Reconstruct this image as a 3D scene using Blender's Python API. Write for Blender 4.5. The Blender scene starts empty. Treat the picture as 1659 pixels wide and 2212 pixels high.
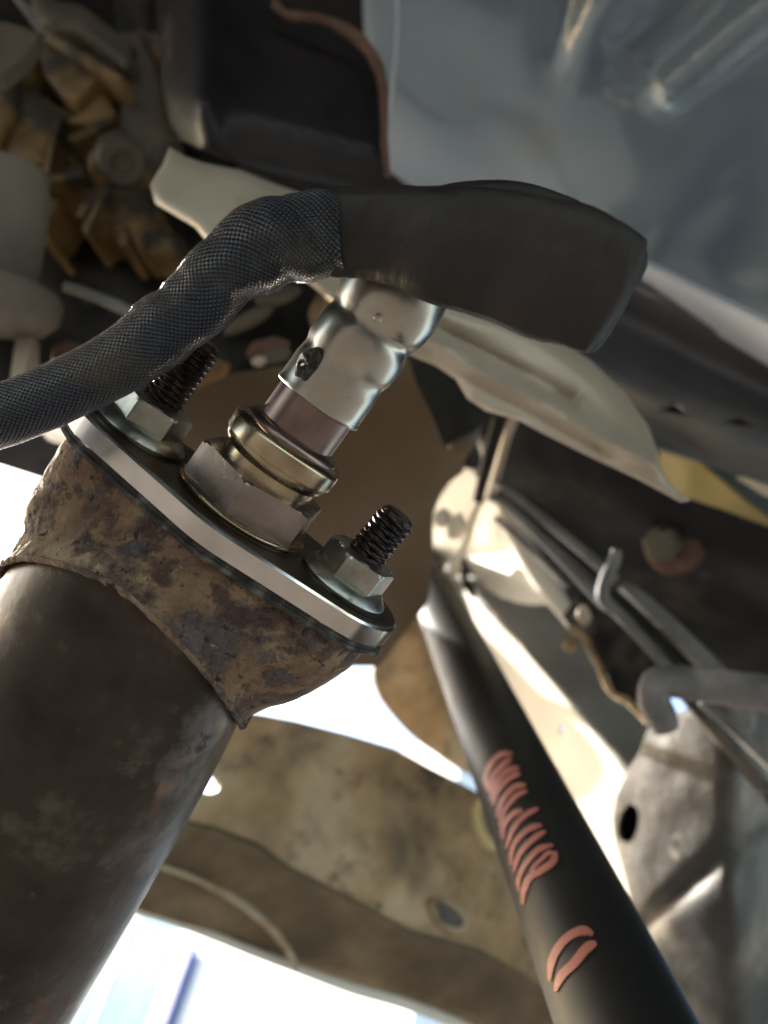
import bpy, math, random
from math import sin, cos, pi, sqrt, radians, atan2, hypot
from mathutils import Vector, Matrix, noise
from mathutils.geometry import delaunay_2d_cdt
random.seed(4)
S = bpy.context.scene
COL = S.collection
# ------------------------------------------------------------------ camera
TH, PH = radians(38), radians(17.5)
r0, u0 = Vector((1, 0, 0)), Vector((0, -sin(TH), cos(TH)))
CR = cos(PH)*r0 + sin(PH)*u0
CU = -sin(PH)*r0 + cos(PH)*u0
CF = Vector((0, cos(TH), sin(TH)))
CAM = Vector((0, 0, .32))
F = 1671.0
cd = bpy.data.cameras.new('camera')
cam = bpy.data.objects.new('camera', cd)
COL.objects.link(cam)
m = Matrix((CR, CU, -CF)).transposed().to_4x4()
m.translation = CAM
cam.matrix_world = m
cd.sensor_fit = 'VERTICAL'
cd.sensor_height = 36
cd.lens = 18/(1106/F)
cd.clip_start = .005
cd.clip_end = 500
cd.dof.use_dof = True
cd.dof.focus_distance = .142
cd.dof.aperture_fstop = 12.5
S.camera = cam
S.render.resolution_x, S.render.resolution_y = 768, 1024
# ------------------------------------------------------------------ sky and sun
SUN = Vector((-.62, .70, .36)).normalized()
w = bpy.data.worlds.new('World')
S.world = w
w.use_nodes = True
nt = w.node_tree
nt.nodes.clear()
sky = nt.nodes.new('ShaderNodeTexSky')
sky.sky_type = 'NISHITA'
sky.sun_disc = False
sky.sun_elevation = math.asin(SUN.z)
sky.sun_rotation = atan2(SUN.x, SUN.y)
sky.dust_density = 1.5
bg = nt.nodes.new('ShaderNodeBackground')
bg.inputs['Strength'].default_value = .15
wo = nt.nodes.new('ShaderNodeOutputWorld')
nt.links.new(sky.outputs[0], bg.inputs[0])
nt.links.new(bg.outputs[0], wo.inputs[0])
sd = bpy.data.lights.new('sun', 'SUN')
sd.energy = 3.7
sd.angle = radians(.5)
sd.color = (1, .94, .85)
so = bpy.data.objects.new('sun', sd)
COL.objects.link(so)
so.rotation_euler = (-SUN).to_track_quat('-Z', 'Y').to_euler()
S.view_settings.view_transform = 'Standard'
S.view_settings.look = 'None'
S.view_settings.exposure = 2.15
S.view_settings.gamma = 1
S.cycles.max_bounces = 8
S.cycles.diffuse_bounces = 5
S.cycles.glossy_bounces = 4

def campt(x, y, z): return CAM + CR*x + CU*y - CF*z
def P(u, v, d): return campt((u-829.5)/F*d, -(v-1106)/F*d, -d)
def camdir(x, y, z): return CR*x + CU*y - CF*z     # z towards the viewer is negative depth
# ------------------------------------------------------------------ materials
def mat(name, cols, scale=60, detail=6, rough=(.5, .7), metal=0.0, bump=.3, bscale=None, bdist=.0005,
        layers=(), stretch=None, spec=None, aniso=0):
    """cols: [(pos, rgb)] ramp over noise; layers: (scale, lo, hi, rgb, rough, metal) patches on top"""
    M = bpy.data.materials.new(name)
    M.use_nodes = True
    t = M.node_tree
    L = t.links.new
    b = t.nodes['Principled BSDF']
    tc = t.nodes.new('ShaderNodeTexCoord')
    src = tc.outputs['Object']
    if stretch:
        mp = t.nodes.new('ShaderNodeMapping')
        L(src, mp.inputs[0])
        mp.inputs['Rotation'].default_value = stretch[1]
        mp.inputs['Scale'].default_value = stretch[0]
        src = mp.outputs[0]
    def nz(sc, det=detail, rg=.6, off=0):
        n = t.nodes.new('ShaderNodeTexNoise')
        n.noise_dimensions = '4D'
        n.inputs['W'].default_value = off
        n.inputs['Scale'].default_value = sc
        n.inputs['Detail'].default_value = det
        n.inputs['Roughness'].default_value = rg
        L(src, n.inputs['Vector'])
        return n.outputs['Fac']
    n1 = nz(scale)
    rp = t.nodes.new('ShaderNodeValToRGB')
    e = rp.color_ramp.elements
    while len(e) < len(cols): e.new(.5)
    if len(cols) == 1:
        e[0].color = e[1].color = (*cols[0][1], 1)
    else:
        for k, (p, c) in enumerate(cols):
            e[k].position = p
            e[k].color = (*c, 1)
    L(n1, rp.inputs[0])
    color = rp.outputs[0]
    mr = t.nodes.new('ShaderNodeMapRange')
    n2 = nz(scale*1.7, off=3)
    L(n2, mr.inputs[0])
    mr.inputs[1].default_value = .3; mr.inputs[2].default_value = .7
    mr.inputs[3].default_value, mr.inputs[4].default_value = rough
    rr = mr.outputs[0]
    mm = None
    hsum = nz(bscale or scale*4, off=7)
    for i, (sc, lo, hi, rgb, ro, me) in enumerate(layers):
        q = t.nodes.new('ShaderNodeMapRange')
        L(nz(sc, 8, .62, off=11+i*5), q.inputs[0])
        q.inputs[1].default_value, q.inputs[2].default_value = lo, hi
        mx = t.nodes.new('ShaderNodeMix'); mx.data_type = 'RGBA'
        L(q.outputs[0], mx.inputs[0]); L(color, mx.inputs[6]); mx.inputs[7].default_value = (*rgb, 1)
        color = mx.outputs[2]
        m2 = t.nodes.new('ShaderNodeMix')
        L(q.outputs[0], m2.inputs[0]); L(rr, m2.inputs[2]); m2.inputs[3].default_value = ro
        rr = m2.outputs[0]
        m3 = t.nodes.new('ShaderNodeMix')
        L(q.outputs[0], m3.inputs[0])
        if mm is None: m3.inputs[2].default_value = metal
        else: L(mm, m3.inputs[2])
        m3.inputs[3].default_value = me
        mm = m3.outputs[0]
        ad = t.nodes.new('ShaderNodeMath'); ad.operation = 'MULTIPLY_ADD'
        L(q.outputs[0], ad.inputs[0]); ad.inputs[1].default_value = .5; L(hsum, ad.inputs[2])
        hsum = ad.outputs[0]
    L(color, b.inputs['Base Color'])
    L(rr, b.inputs['Roughness'])
    if mm is not None: L(mm, b.inputs['Metallic'])
    else: b.inputs['Metallic'].default_value = metal
    if spec is not None: b.inputs['Specular IOR Level'].default_value = spec
    if bump:
        bp = t.nodes.new('ShaderNodeBump')
        bp.inputs['Strength'].default_value = bump
        bp.inputs['Distance'].default_value = bdist
        L(hsum, bp.inputs['Height'])
        L(bp.outputs[0], b.inputs['Normal'])
    return M

M = {}
M['steel'] = mat('satin_steel', [(.35, (.52, .48, .45)), (.65, (.70, .67, .64))], 60, 5, (.16, .26), 1, .12, 500, .0001,
                 layers=[(220, .68, .74, (.75, .72, .68), .2, 1), (40, .6, .72, (.25, .20, .16), .45, 1)])
M['shell'] = mat('shiny_steel', [(.35, (.36, .33, .28)), (.65, (.46, .43, .38))], 70, 4, (.24, .36), 1, .1, 120, .0003)
M['hex'] = mat('blued_steel', [(.35, (.20, .165, .145)), (.65, (.38, .33, .30))], 70, 7, (.2, .36), 1, .1, 400, .0001)
M['topface'] = mat('dark_reflection_steel', [(.35, (.07, .055, .04)), (.65, (.13, .10, .075))], 90, 5, (.3, .42), 1, .1, 400, .0001)  # dark colour paints in the reflection of the dark floor above
M['bronze'] = mat('heat_tinted_steel', [(.35, (.32, .24, .15)), (.65, (.48, .39, .27))], 120, 5, (.2, .32), 1, .15, 400, .0001)
M['crust'] = mat('burnt_crust', [(.3, (.008, .006, .006)), (.7, (.05, .035, .03))], 500, 8, (.4, .8), 0, .9, 1200, .0005)
M['brown'] = mat('brown_steel', [(.35, (.17, .12, .105)), (.65, (.26, .19, .17))], 90, 5, (.28, .4), 1, .1, 400, .0001)
M['zinc'] = mat('zinc_plate', [(.35, (.24, .235, .21)), (.65, (.46, .45, .40))], 110, 8, (.24, .48), 1, .3, 300, .0002,
                layers=[(170, .58, .70, (.10, .085, .065), .7, .2), (60, .62, .7, (.22, .15, .08), .7, .3)])
M['stud'] = mat('oily_black_steel', [(.35, (.008, .006, .006)), (.65, (.035, .02, .017))], 300, 6, (.2, .4), .6, .5, 900, .0003)
M['gasket'] = mat('sooty_gasket', [(.38, (.008, .007, .006)), (.52, (.035, .031, .027)), (.66, (.15, .14, .125))], 260, 9, (.7, .9), 0, .8, 500, .0006)
M['rust'] = mat('rusty_casting', [(.3, (.09, .05, .032)), (.45, (.20, .12, .07)), (.56, (.29, .20, .125)), (.7, (.42, .31, .21))],
                55, 9, (.75, 1.0), 0, 1.0, 420, .0025,
                layers=[(90, .52, .60, (.10, .058, .048), .75, 0), (170, .57, .63, (.085, .068, .078), .65, .1), (48, .57, .63, (.11, .085, .09), .7, .1), (300, .60, .65, (.36, .28, .19), .95, 0), (420, .60, .64, (.04, .025, .02), .95, 0),
                        (48, .60, .64, (.07, .035, .027), .6, .1)])
M['pipe'] = mat('smoked_pipe', [(.32, (.016, .011, .0085)), (.5, (.048, .036, .029)), (.68, (.20, .175, .16))], 32, 9, (.34, .5), .72, .35, 200, .0005,
                layers=[(60, .60, .68, (.11, .05, .025), .8, 0), (14, .52, .68, (.36, .34, .33), .34, .8), (110, .63, .68, (.02, .013, .01), .7, 0)])
M['brownpipe'] = mat('brown_pipe', [(.3, (.10, .065, .035)), (.7, (.17, .115, .07))], 12, 5, (.5, .7), .2, .3, 80, .0008)
M['tan'] = mat('tan_dirty_metal', [(.3, (.21, .14, .072)), (.5, (.39, .28, .16)), (.7, (.50, .41, .29))], 22, 8, (.5, .8), .1, .4, 90, .001,
               layers=[(13, .50, .66, (.085, .07, .05), .8, 0), (40, .56, .68, (.06, .05, .038), .8, 0), (70, .64, .72, (.26, .12, .05), .9, 0)])
M['cast'] = mat('cast_aluminium', [(.3, (.04, .025, .012)), (.5, (.20, .125, .048)), (.7, (.36, .24, .10))], 20, 6, (.45, .7), .2, .5, 120, .001,
                layers=[(22, .50, .58, (.025, .018, .012), .7, 0)])
M['castg'] = mat('grey_aluminium', [(.3, (.05, .043, .034)), (.7, (.14, .12, .095))], 14, 6, (.45, .7), .2, .5, 120, .001,
                layers=[(18, .60, .7, (.05, .04, .03), .7, 0)])
M['dark'] = mat('grease_and_shade_black', spec=.2, cols= [(.3, (.005, .005, .005)), (.7, (.02, .018, .017))], scale=20, detail=6, rough=(.45, .75), metal=0, bump=.5, bscale=100, bdist=.001)  # grease colour that also stands in for shade inside holes
M['rail'] = mat('black_frame_paint', spec=.22, cols= [(.3, (.006, .0065, .008)), (.55, (.016, .016, .017)), (.72, (.06, .048, .038))], scale=24, detail=7, rough=(.4, .65), metal=0, bump=.4, bscale=140, bdist=.0008,
                layers=[(40, .64, .72, (.12, .09, .065), .8, 0)])
M['box'] = mat('black_bracket_steel', spec=.3, cols= [(.3, (.010, .010, .014)), (.7, (.028, .025, .028))], scale=22, detail=7, rough=(.34, .5), metal=.1, bump=.4, bscale=300, bdist=.0005,
               layers=[(30, .6, .72, (.06, .04, .03), .7, 0)])
M['rustedge'] = mat('rusty_edge', [(.3, (.06, .03, .022)), (.7, (.16, .09, .065))], 60, 7, (.7, .9), 0, .6, 200, .001)
M['shield'] = mat('pale_aluminium_shield', [(.3, (.38, .32, .25)), (.7, (.54, .48, .40))], 16, 5, (.36, .5), .15, .15, 60, .0006,
                  layers=[(26, .6, .75, (.33, .26, .18), .6, .1)])
M['pan'] = mat('floor_pan_paint', [(.3, (.115, .165, .21)), (.7, (.17, .225, .27))], 6, 5, (.1, .18), 0, .05, 30, .0005,
               layers=[(9, .56, .74, (.15, .14, .115), .3, 0), (120, .70, .73, (.05, .03, .015), .8, 0)], spec=.7)
M['sill'] = mat('grey_sill_paint', [(.3, (.05, .055, .065)), (.7, (.10, .105, .12))], 12, 5, (.3, .5), 0, .2, 60, .0006,
                layers=[(14, .58, .7, (.13, .12, .10), .5, 0)])
M['stripe'] = mat('pale_blue_seam', [(.3, (.42, .48, .60)), (.7, (.48, .54, .66))], 16, 4, (.3, .5), 0, .1)
M['yellow'] = mat('yellowed_paint', [(.3, (.52, .42, .15)), (.7, (.55, .46, .26))], 20, 4, (.4, .6), 0, .2)
M['rubber'] = mat('dusty_rubber', [(.3, (.06, .053, .047)), (.7, (.17, .15, .125))], 14, 6, (.5, .7), 0, .3, 60, .001)
M['bar'] = mat('black_satin_bar', spec=.32, cols= [(.3, (.008, .008, .008)), (.7, (.018, .018, .017))], scale=30, detail=6, rough=(.5, .6), metal=0, bump=.15, bscale=400, bdist=.0002,
               layers=[(300, .74, .78, (.12, .11, .1), .8, 0)])
M['pink'] = mat('red_marker_paint', [(.3, (.36, .12, .09)), (.7, (.46, .17, .13))], 300, 4, (.5, .6), 0, .2)
M['plate'] = mat('bright_dusty_plate', [(.3, (.60, .57, .50)), (.7, (.74, .71, .65))], 10, 6, (.4, .6), 0, .3, 90, .0008,
                 layers=[(26, .62, .7, (.35, .27, .15), .7, 0)])
M['plate_shade'] = mat('shaded_plate_grey', [(.3, (.16, .165, .165)), (.7, (.34, .345, .335))], 14, 6, (.4, .6), 0, .3, 90, .0008)  # darker version of the plate material, shade put into the colour
M['rustrim'] = mat('rusty_tan_rim', [(.3, (.16, .08, .04)), (.5, (.36, .28, .18)), (.7, (.42, .40, .33))], 40, 8, (.5, .8), .1, .6, 200, .001)
M['mount'] = mat('dusty_bracket', [(.3, (.015, .015, .016)), (.5, (.04, .037, .034)), (.7, (.20, .17, .13))], 16, 8, (.45, .7), 0, .6, 120, .0015,
                 layers=[(20, .58, .70, (.42, .37, .29), .7, 0), (60, .66, .72, (.22, .12, .06), .8, 0)])
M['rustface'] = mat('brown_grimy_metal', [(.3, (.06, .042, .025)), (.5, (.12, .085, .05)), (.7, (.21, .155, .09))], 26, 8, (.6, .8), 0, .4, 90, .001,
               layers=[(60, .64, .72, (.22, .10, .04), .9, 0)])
M['line'] = mat('grey_brake_line', [(.3, (.08, .083, .086)), (.7, (.20, .20, .195))], 40, 7, (.45, .65), 0, .3, 200, .0004)
M['sway'] = mat('dusty_grey_bar', [(.3, (.08, .078, .08)), (.5, (.19, .18, .185)), (.7, (.42, .39, .36))], 40, 8, (.5, .75), 0, .8, 160, .0012)
M['ground'] = mat('pale_concrete', [(.3, (.11, .10, .088)), (.7, (.16, .145, .125))], 3, 8, (.8, .95), 0, .3, 60, .003)
M['white'] = mat('white_wall_paint', [(.3, (.78, .78, .76)), (.7, (.82, .82, .8))], 2, 4, (.7, .9), 0, .1)
M['cyan'] = mat('pale_blue_glazing', [(.35, (.03, .20, .34)), (.65, (.10, .34, .44))], 2.2, 4, (.7, .8), 0, 0, spec=.2)
M['navy'] = mat('blue_post_paint', [(.3, (.05, .10, .30)), (.7, (.07, .13, .36))], 3, 4, (.5, .6), 0, 0)

def braid_mat(name, base, glint, pitch, glossy, stre):
    Mt = bpy.data.materials.new(name)
    Mt.use_nodes = True
    t = Mt.node_tree; L = t.links.new
    b = t.nodes['Principled BSDF']
    uv = t.nodes.new('ShaderNodeUVMap'); uv.uv_map = 'uv'
    sp = t.nodes.new('ShaderNodeSeparateXYZ'); L(uv.outputs[0], sp.inputs[0])
    def m_(op, a, c):
        n = t.nodes.new('ShaderNodeMath'); n.operation = op
        for k, x in enumerate((a, c)):
            if x is None: continue
            if isinstance(x, (int, float)): n.inputs[k].default_value = x
            else: L(x, n.inputs[k])
        return n.outputs[0]
    a = m_('MULTIPLY', m_('ADD', sp.outputs[0], sp.outputs[1]), 2*pi/pitch)
    c = m_('MULTIPLY', m_('SUBTRACT', sp.outputs[0], sp.outputs[1]), 2*pi/pitch)
    s1 = m_('SINE', a, None); s2 = m_('SINE', c, None)
    h = m_('MULTIPLY', s1, s2)
    h = m_('ABSOLUTE', h, None)
    nn = t.nodes.new('ShaderNodeTexNoise'); nn.inputs['Scale'].default_value = 900
    tc = t.nodes.new('ShaderNodeTexCoord'); L(tc.outputs['Object'], nn.inputs[0])
    h2 = m_('ADD', h, m_('MULTIPLY', nn.outputs[0], .5))
    mx = t.nodes.new('ShaderNodeMix'); mx.data_type = 'RGBA'
    mr = t.nodes.new('ShaderNodeMapRange'); L(h, mr.inputs[0]); mr.inputs[1].default_value = .35; mr.inputs[2].default_value = .95
    L(mr.outputs[0], mx.inputs[0]); mx.inputs[6].default_value = (*base, 1); mx.inputs[7].default_value = (*glint, 1)
    nd = t.nodes.new('ShaderNodeTexNoise'); nd.inputs['Scale'].default_value = 70; nd.inputs['Detail'].default_value = 8
    L(tc.outputs['Object'], nd.inputs[0])
    md = t.nodes.new('ShaderNodeMix'); md.data_type = 'RGBA'
    mrd = t.nodes.new('ShaderNodeMapRange'); L(nd.outputs[0], mrd.inputs[0]); mrd.inputs[1].default_value = .58; mrd.inputs[2].default_value = .72
    L(mrd.outputs[0], md.inputs[0]); L(mx.outputs[2], md.inputs[6]); md.inputs[7].default_value = (.05, .04, .03, 1)
    L(md.outputs[2], b.inputs['Base Color'])
    b.inputs['Roughness'].default_value = glossy
    bp = t.nodes.new('ShaderNodeBump'); bp.inputs['Strength'].default_value = stre; bp.inputs['Distance'].default_value = .0006
    L(h2, bp.inputs['Height']); L(bp.outputs[0], b.inputs['Normal'])
    return Mt
M['braid'] = braid_mat('black_braid', (.003, .003, .005), (.05, .062, .095), .0018, .22, .9)  # bluish strand tops paint in glints of the sky
M['sleeve'] = mat('black_fabric_sleeve', spec=.3, cols= [(.3, (.009, .0075, .0075)), (.7, (.038, .030, .028))], scale=50, detail=9, rough=(.45, .62), metal=0, bump=.7, bscale=120, bdist=.0012,
                  layers=[(150, .7, .78, (.08, .06, .05), .8, 0)], stretch=((1, .12, 1), (0, 0, -.35)))
# ------------------------------------------------------------------ objects
WORLD = {}
def tag(o, label=None, cat=None, group=None, kind=None):
    for k, v in (('label', label), ('category', cat), ('group', group), ('kind', kind)):
        if v: o[k] = v
    return o
def thing(name, loc, label, cat, group=None):
    o = bpy.data.objects.new(name, None)
    o.empty_display_size = .01
    COL.objects.link(o)
    o.location = loc
    WORLD[o.name] = Vector(loc)
    return tag(o, label, cat, group)
def obj(name, verts, faces, mt, parent=None, smooth=True, sharp=38, uvs=None):
    verts = [Vector(v) for v in verts]
    c = sum(verts, Vector())/len(verts)
    me = bpy.data.meshes.new(name)
    me.from_pydata([tuple(v-c) for v in verts], [], faces)
    if uvs:
        ul = me.uv_layers.new(name='uv')
        k = 0
        for f in uvs:
            for q in f:
                ul.data[k].uv = q; k += 1
    me.materials.append(M[mt] if isinstance(mt, str) else mt)
    if smooth:
        me.shade_smooth()
        me.set_sharp_from_angle(angle=radians(sharp))
    me.update()
    o = bpy.data.objects.new(name, me)
    COL.objects.link(o)
    WORLD[o.name] = c
    if parent is not None:
        o.parent = parent
        o.location = c - WORLD[parent.name]
    else:
        o.location = c
    return o
def join(*parts):
    V, Fs = [], []
    for v, f in parts:
        n = len(V); V += list(v); Fs += [tuple(i+n for i in q) for q in f]
    return V, Fs
def frame(n, hint=None):
    n = n.normalized()
    h = hint or (Vector((0, 0, 1)) if abs(n.z) < .9 else Vector((1, 0, 0)))
    x = (h - n*h.dot(n)).normalized()
    return x, n.cross(x), n
def lathe(O, a, prof, seg=48, x=None, fn=None, cap=True):
    """prof: [(h, r)] metres along axis a from O.  fn(th,h,r)->r"""
    X, Y, A = frame(a, x)
    V = []; Fs = []
    for h, r in prof:
        for k in range(seg):
            th = 2*pi*k/seg
            rr = fn(th, h, r) if fn else r
            V.append(O + A*h + (X*cos(th) + Y*sin(th))*rr)
    for i in range(len(prof)-1):
        for k in range(seg):
            k2 = (k+1) % seg
            Fs.append((i*seg+k, i*seg+k2, (i+1)*seg+k2, (i+1)*seg+k))
    if cap:
        n = len(V)
        V += [O + A*prof[0][0], O + A*prof[-1][0]]
        for k in range(seg):
            k2 = (k+1) % seg
            Fs.append((n, k2, k))
            b_ = (len(prof)-1)*seg
            Fs.append((n+1, b_+k, b_+k2))
    return V, Fs
def spline(pts, n):
    """catmull-rom through tuples of any length"""
    out = []
    m_ = len(pts)
    for i in range(m_-1):
        p0 = pts[max(i-1, 0)]; p1 = pts[i]; p2 = pts[i+1]; p3 = pts[min(i+2, m_-1)]
        for k in range(n):
            t = k/n
            out.append(tuple(.5*((2*b)+(-a+c)*t+(2*a-5*b+4*c-d)*t*t+(-a+3*b-3*c+d)*t**3) for a, b, c, d in zip(p0, p1, p2, p3)))
    out.append(tuple(pts[-1]))
    return out
def tube(path, seg=20, cap=True, flat=None, fn=None):
    """path [(Vector, r)]; flat: depth squash per point; returns verts, faces, uvs"""
    V = []; Fs = []; uv = []
    n = len(path); s = 0; ss = []
    for i, (p, r) in enumerate(path):
        if i: s += (p-path[i-1][0]).length
        ss.append(s)
        tg = (path[min(i+1, n-1)][0]-path[max(i-1, 0)][0]).normalized()
        z = (p-CAM); z = (z - tg*z.dot(tg)).normalized()      # towards depth
        y = tg.cross(z)
        fl = flat[i] if flat else 1
        for k in range(seg):
            th = 2*pi*k/seg
            q = r*(fn(i/(n-1), th) if fn else 1)
            V.append(p + y*cos(th)*q + z*sin(th)*q*fl)
    rm = path[n//2][1]
    for i in range(n-1):
        for k in range(seg):
            k2 = (k+1) % seg
            Fs.append((i*seg+k, (i+1)*seg+k, (i+1)*seg+k2, i*seg+k2))
            a_, b_ = 2*pi*k/seg*rm, 2*pi*(k+1)/seg*rm
            uv.append(((ss[i], a_), (ss[i+1], a_), (ss[i+1], b_), (ss[i], b_)))
    if cap:
        Fs.append(tuple(range(seg))); uv.append(tuple((0, 0) for _ in range(seg)))
        Fs.append(tuple(reversed(range((n-1)*seg, n*seg)))); uv.append(tuple((0, 0) for _ in range(seg)))
    return V, Fs, uv
def pxtube(pts, n=8, seg=16, **kw):
    """pts (u,v,depth,rpx)"""
    sp = spline(pts, n)
    return tube([(P(u, v, d), r*d/F) for u, v, d, r in sp], seg, **kw)
def inside(p, poly):
    c = False; x, y = p
    j = len(poly)-1
    for i in range(len(poly)):
        xi, yi = poly[i]; xj, yj = poly[j]
        if (yi > y) != (yj > y) and x < (xj-xi)*(y-yi)/(yj-yi)+xi: c = not c
        j = i
    return c
def dist_poly(p, poly):
    x, y = p; best = 1e9
    j = len(poly)-1
    for i in range(len(poly)):
        ax, ay = poly[j]; bx, by = poly[i]
        dx, dy = bx-ax, by-ay
        t = max(0, min(1, ((x-ax)*dx+(y-ay)*dy)/(dx*dx+dy*dy+1e-9)))
        d = hypot(ax+t*dx-x, ay+t*dy-y)
        if d < best: best = d
        j = i
    return best
def closed(pts, n):
    m_ = len(pts); out = []
    for i in range(m_):
        p0, p1, p2, p3 = pts[i-1], pts[i], pts[(i+1) % m_], pts[(i+2) % m_]
        for k in range(n):
            t = k/n
            out.append(tuple(.5*((2*b)+(-a+c)*t+(2*a-5*b+4*c-d)*t*t+(-a+3*b-3*c+d)*t**3) for a, b, c, d in zip(p0, p1, p2, p3)))
    return out
def plane3(*pts):
    """depth as a plane through three (u,v,d) - linear in 1/d, i.e. a true plane"""
    (a, b, c) = [(u, v, 1/d) for u, v, d in pts]
    det = (b[0]-a[0])*(c[1]-a[1])-(c[0]-a[0])*(b[1]-a[1])
    gx = ((b[2]-a[2])*(c[1]-a[1])-(c[2]-a[2])*(b[1]-a[1]))/det
    gy = ((b[0]-a[0])*(c[2]-a[2])-(c[0]-a[0])*(b[2]-a[2]))/det
    return lambda u, v: 1/(a[2]+gx*(u-a[0])+gy*(v-a[1]))
def panel(outline, df, thick=.002, step=22, holes=(), sm=0, noise_amp=0, noise_sc=40, lip=0, lipw=20):
    """sheet with outline in photo pixels standing at depth df(u,v), real thickness away from the viewer"""
    if sm: outline = closed(outline, sm)
    outline = [tuple(p) for p in outline]
    loops = [outline] + [[tuple(q) for q in h] for h in holes]
    pts = []; edges = []
    for lp in loops:
        s = len(pts); pts += lp
        edges += [(s+i, s+(i+1) % len(lp)) for i in range(len(lp))]
    us = [p[0] for p in outline]; vs = [p[1] for p in outline]
    u = min(us)+step*.5; row = 0
    while u < max(us):
        v = min(vs)+step*(.5 if row % 2 else .2)
        while v < max(vs):
            q = (u, v)
            if inside(q, outline) and dist_poly(q, outline) > step*.4 and not any(inside(q, h) or dist_poly(q, h) < step*.4 for h in loops[1:]):
                pts.append(q)
            v += step
        u += step; row += 1
    r = delaunay_2d_cdt([Vector(p) for p in pts], edges, [], 1, 1e-4)
    vv = [tuple(p) for p in r[0]]; ff = []
    for f in r[2]:
        c = (sum(vv[i][0] for i in f)/len(f), sum(vv[i][1] for i in f)/len(f))
        if any(inside(c, h) for h in loops[1:]): continue
        if not inside(c, outline): continue
        A = sum(vv[f[k]][0]*vv[f[(k+1) % len(f)]][1]-vv[f[(k+1) % len(f)]][0]*vv[f[k]][1] for k in range(len(f)))
        ff.append(tuple(f) if A < 0 else tuple(reversed(f)))
    V = []
    for (a, b) in vv:
        d = df(a, b)
        p = P(a, b, d)
        if noise_amp:
            d += noise_amp*(noise.noise(p*noise_sc)+.5*noise.noise(p*noise_sc*2.3))
        if lip:
            e = dist_poly((a, b), outline)
            if e < lipw: d += lip*(1-e/lipw)**2
        V.append(P(a, b, d))
    nrm = [Vector() for _ in V]
    for f in ff:
        q = (V[f[1]]-V[f[0]]).cross(V[f[2]]-V[f[0]])
        for i in f: nrm[i] += q
    n = len(V)
    avg = sum(nrm, Vector()).normalized()
    back = [p - (avg if thick > .008 else nn.normalized() if nn.length > 0 else Vector())*thick for p, nn in zip(V, nrm)]
    cnt = {}
    for f in ff:
        for k in range(len(f)):
            cnt[(f[k], f[(k+1) % len(f)])] = 1
    rim = [(a, a+n, b+n, b) for (a, b) in cnt if (b, a) not in cnt]
    Fs = ff + [tuple(i+n for i in reversed(f)) for f in ff] + rim
    # rim needs the same winding as the front
    return V+back, Fs
def box_at(c, ax, half):
    X, Y, Z = ax
    V = [c + X*half[0]*i + Y*half[1]*j + Z*half[2]*k for i in (-1, 1) for j in (-1, 1) for k in (-1, 1)]
    return V, [(0, 1, 3, 2), (4, 6, 7, 5), (0, 4, 5, 1), (2, 3, 7, 6), (0, 2, 6, 4), (1, 5, 7, 3)]
def ell(cx, cy, rx, ry, rot=0, n=28):
    c, s = cos(rot), sin(rot)
    return [(cx+rx*cos(t)*c-ry*sin(t)*s, cy+rx*cos(t)*s+ry*sin(t)*c) for t in [2*pi*k/n for k in range(n)]]

# ================================================================== THE SETTING
g = 60
obj('ground', [(-g, -g, 0), (g, -g, 0), (g, g, 0), (-g, g, 0)], [(0, 1, 2, 3)], 'ground', smooth=False)['kind'] = 'structure'
# dark upper body of the car over everything, its side edge at y=.85
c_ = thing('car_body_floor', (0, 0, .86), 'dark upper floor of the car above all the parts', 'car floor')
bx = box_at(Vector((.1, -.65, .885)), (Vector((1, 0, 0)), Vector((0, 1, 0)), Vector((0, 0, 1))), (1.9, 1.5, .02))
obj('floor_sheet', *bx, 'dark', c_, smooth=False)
X3 = (Vector((1, 0, 0)), Vector((0, 1, 0)), Vector((0, 0, 1)))

# neighbouring pale house far outside, low on the left of the view
hs = thing('pale_house', (-3, 9, 0), 'bright white building with a pale blue window far outside at the bottom left', 'building')
HT, HN = Vector((.39, -.92, 0)).normalized(), Vector((-.92, -.39, 0)).normalized()
d_ = P(300, 2120, 1)-CAM
HO = CAM+d_*(9/d_.y); HO.z = 0
def G(u, v):
    d = P(u, v, 1)-CAM
    q = CAM+d*((HO-CAM).dot(HN)/d.dot(HN))
    return (q-HO).dot(HT), q.z
def hbox(x0, x1, z0, z1, y0, y1):
    return box_at(HO+HT*((x0+x1)/2)+Vector((0, 0, (z0+z1)/2))-HN*((y0+y1)/2), (HT, -HN, X3[2]), ((x1-x0)/2, (y1-y0)/2, (z1-z0)/2))
wx0, wx1 = sorted((G(150, 2120)[0], G(352, 2120)[0]))
wz0, wz1 = G(250, 2330)[1], G(290, 1985)[1]
obj('wall', *join(hbox(wx0-6, wx0, 0, 2.5, 0, 3), hbox(wx1, wx1+4, 0, 2.5, 0, 3), hbox(wx0, wx1, 0, wz0, 0, 3), hbox(wx0, wx1, wz1, 2.5, 0, 3)), 'white', hs, smooth=False)
win_ = obj('window', *hbox(wx0, wx1, wz0, wz1, .01, .03), 'cyan', hs, smooth=False)
obj('glazing_bar', *hbox(wx0+(wx1-wx0)*.5-.03, wx0+(wx1-wx0)*.5+.03, wz0, wz1, -.005, .009), 'white', win_, smooth=False)
c0_, c1_ = sorted((G(388, 2120)[0], G(414, 2120)[0]))
obj('corner_post', *hbox(c0_, c1_, 0, G(412, 2052)[1], -.1, -.04), 'navy', hs, smooth=False)

# ================================================================== SENSOR FRAME
tl = .16; ct = sqrt(1-tl*tl)
A = camdir(.6*ct, .8*ct, tl)
PD = camdir(.8, -.6, 0)
QD = A.cross(PD)            # checks below keep it facing the viewer
if QD.dot(-CF) < 0: QD = -QD
O = P(522, 1101, .150)
mm = .001
def SP(p, q, h): return O + PD*p*mm + QD*q*mm + A*h*mm

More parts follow.
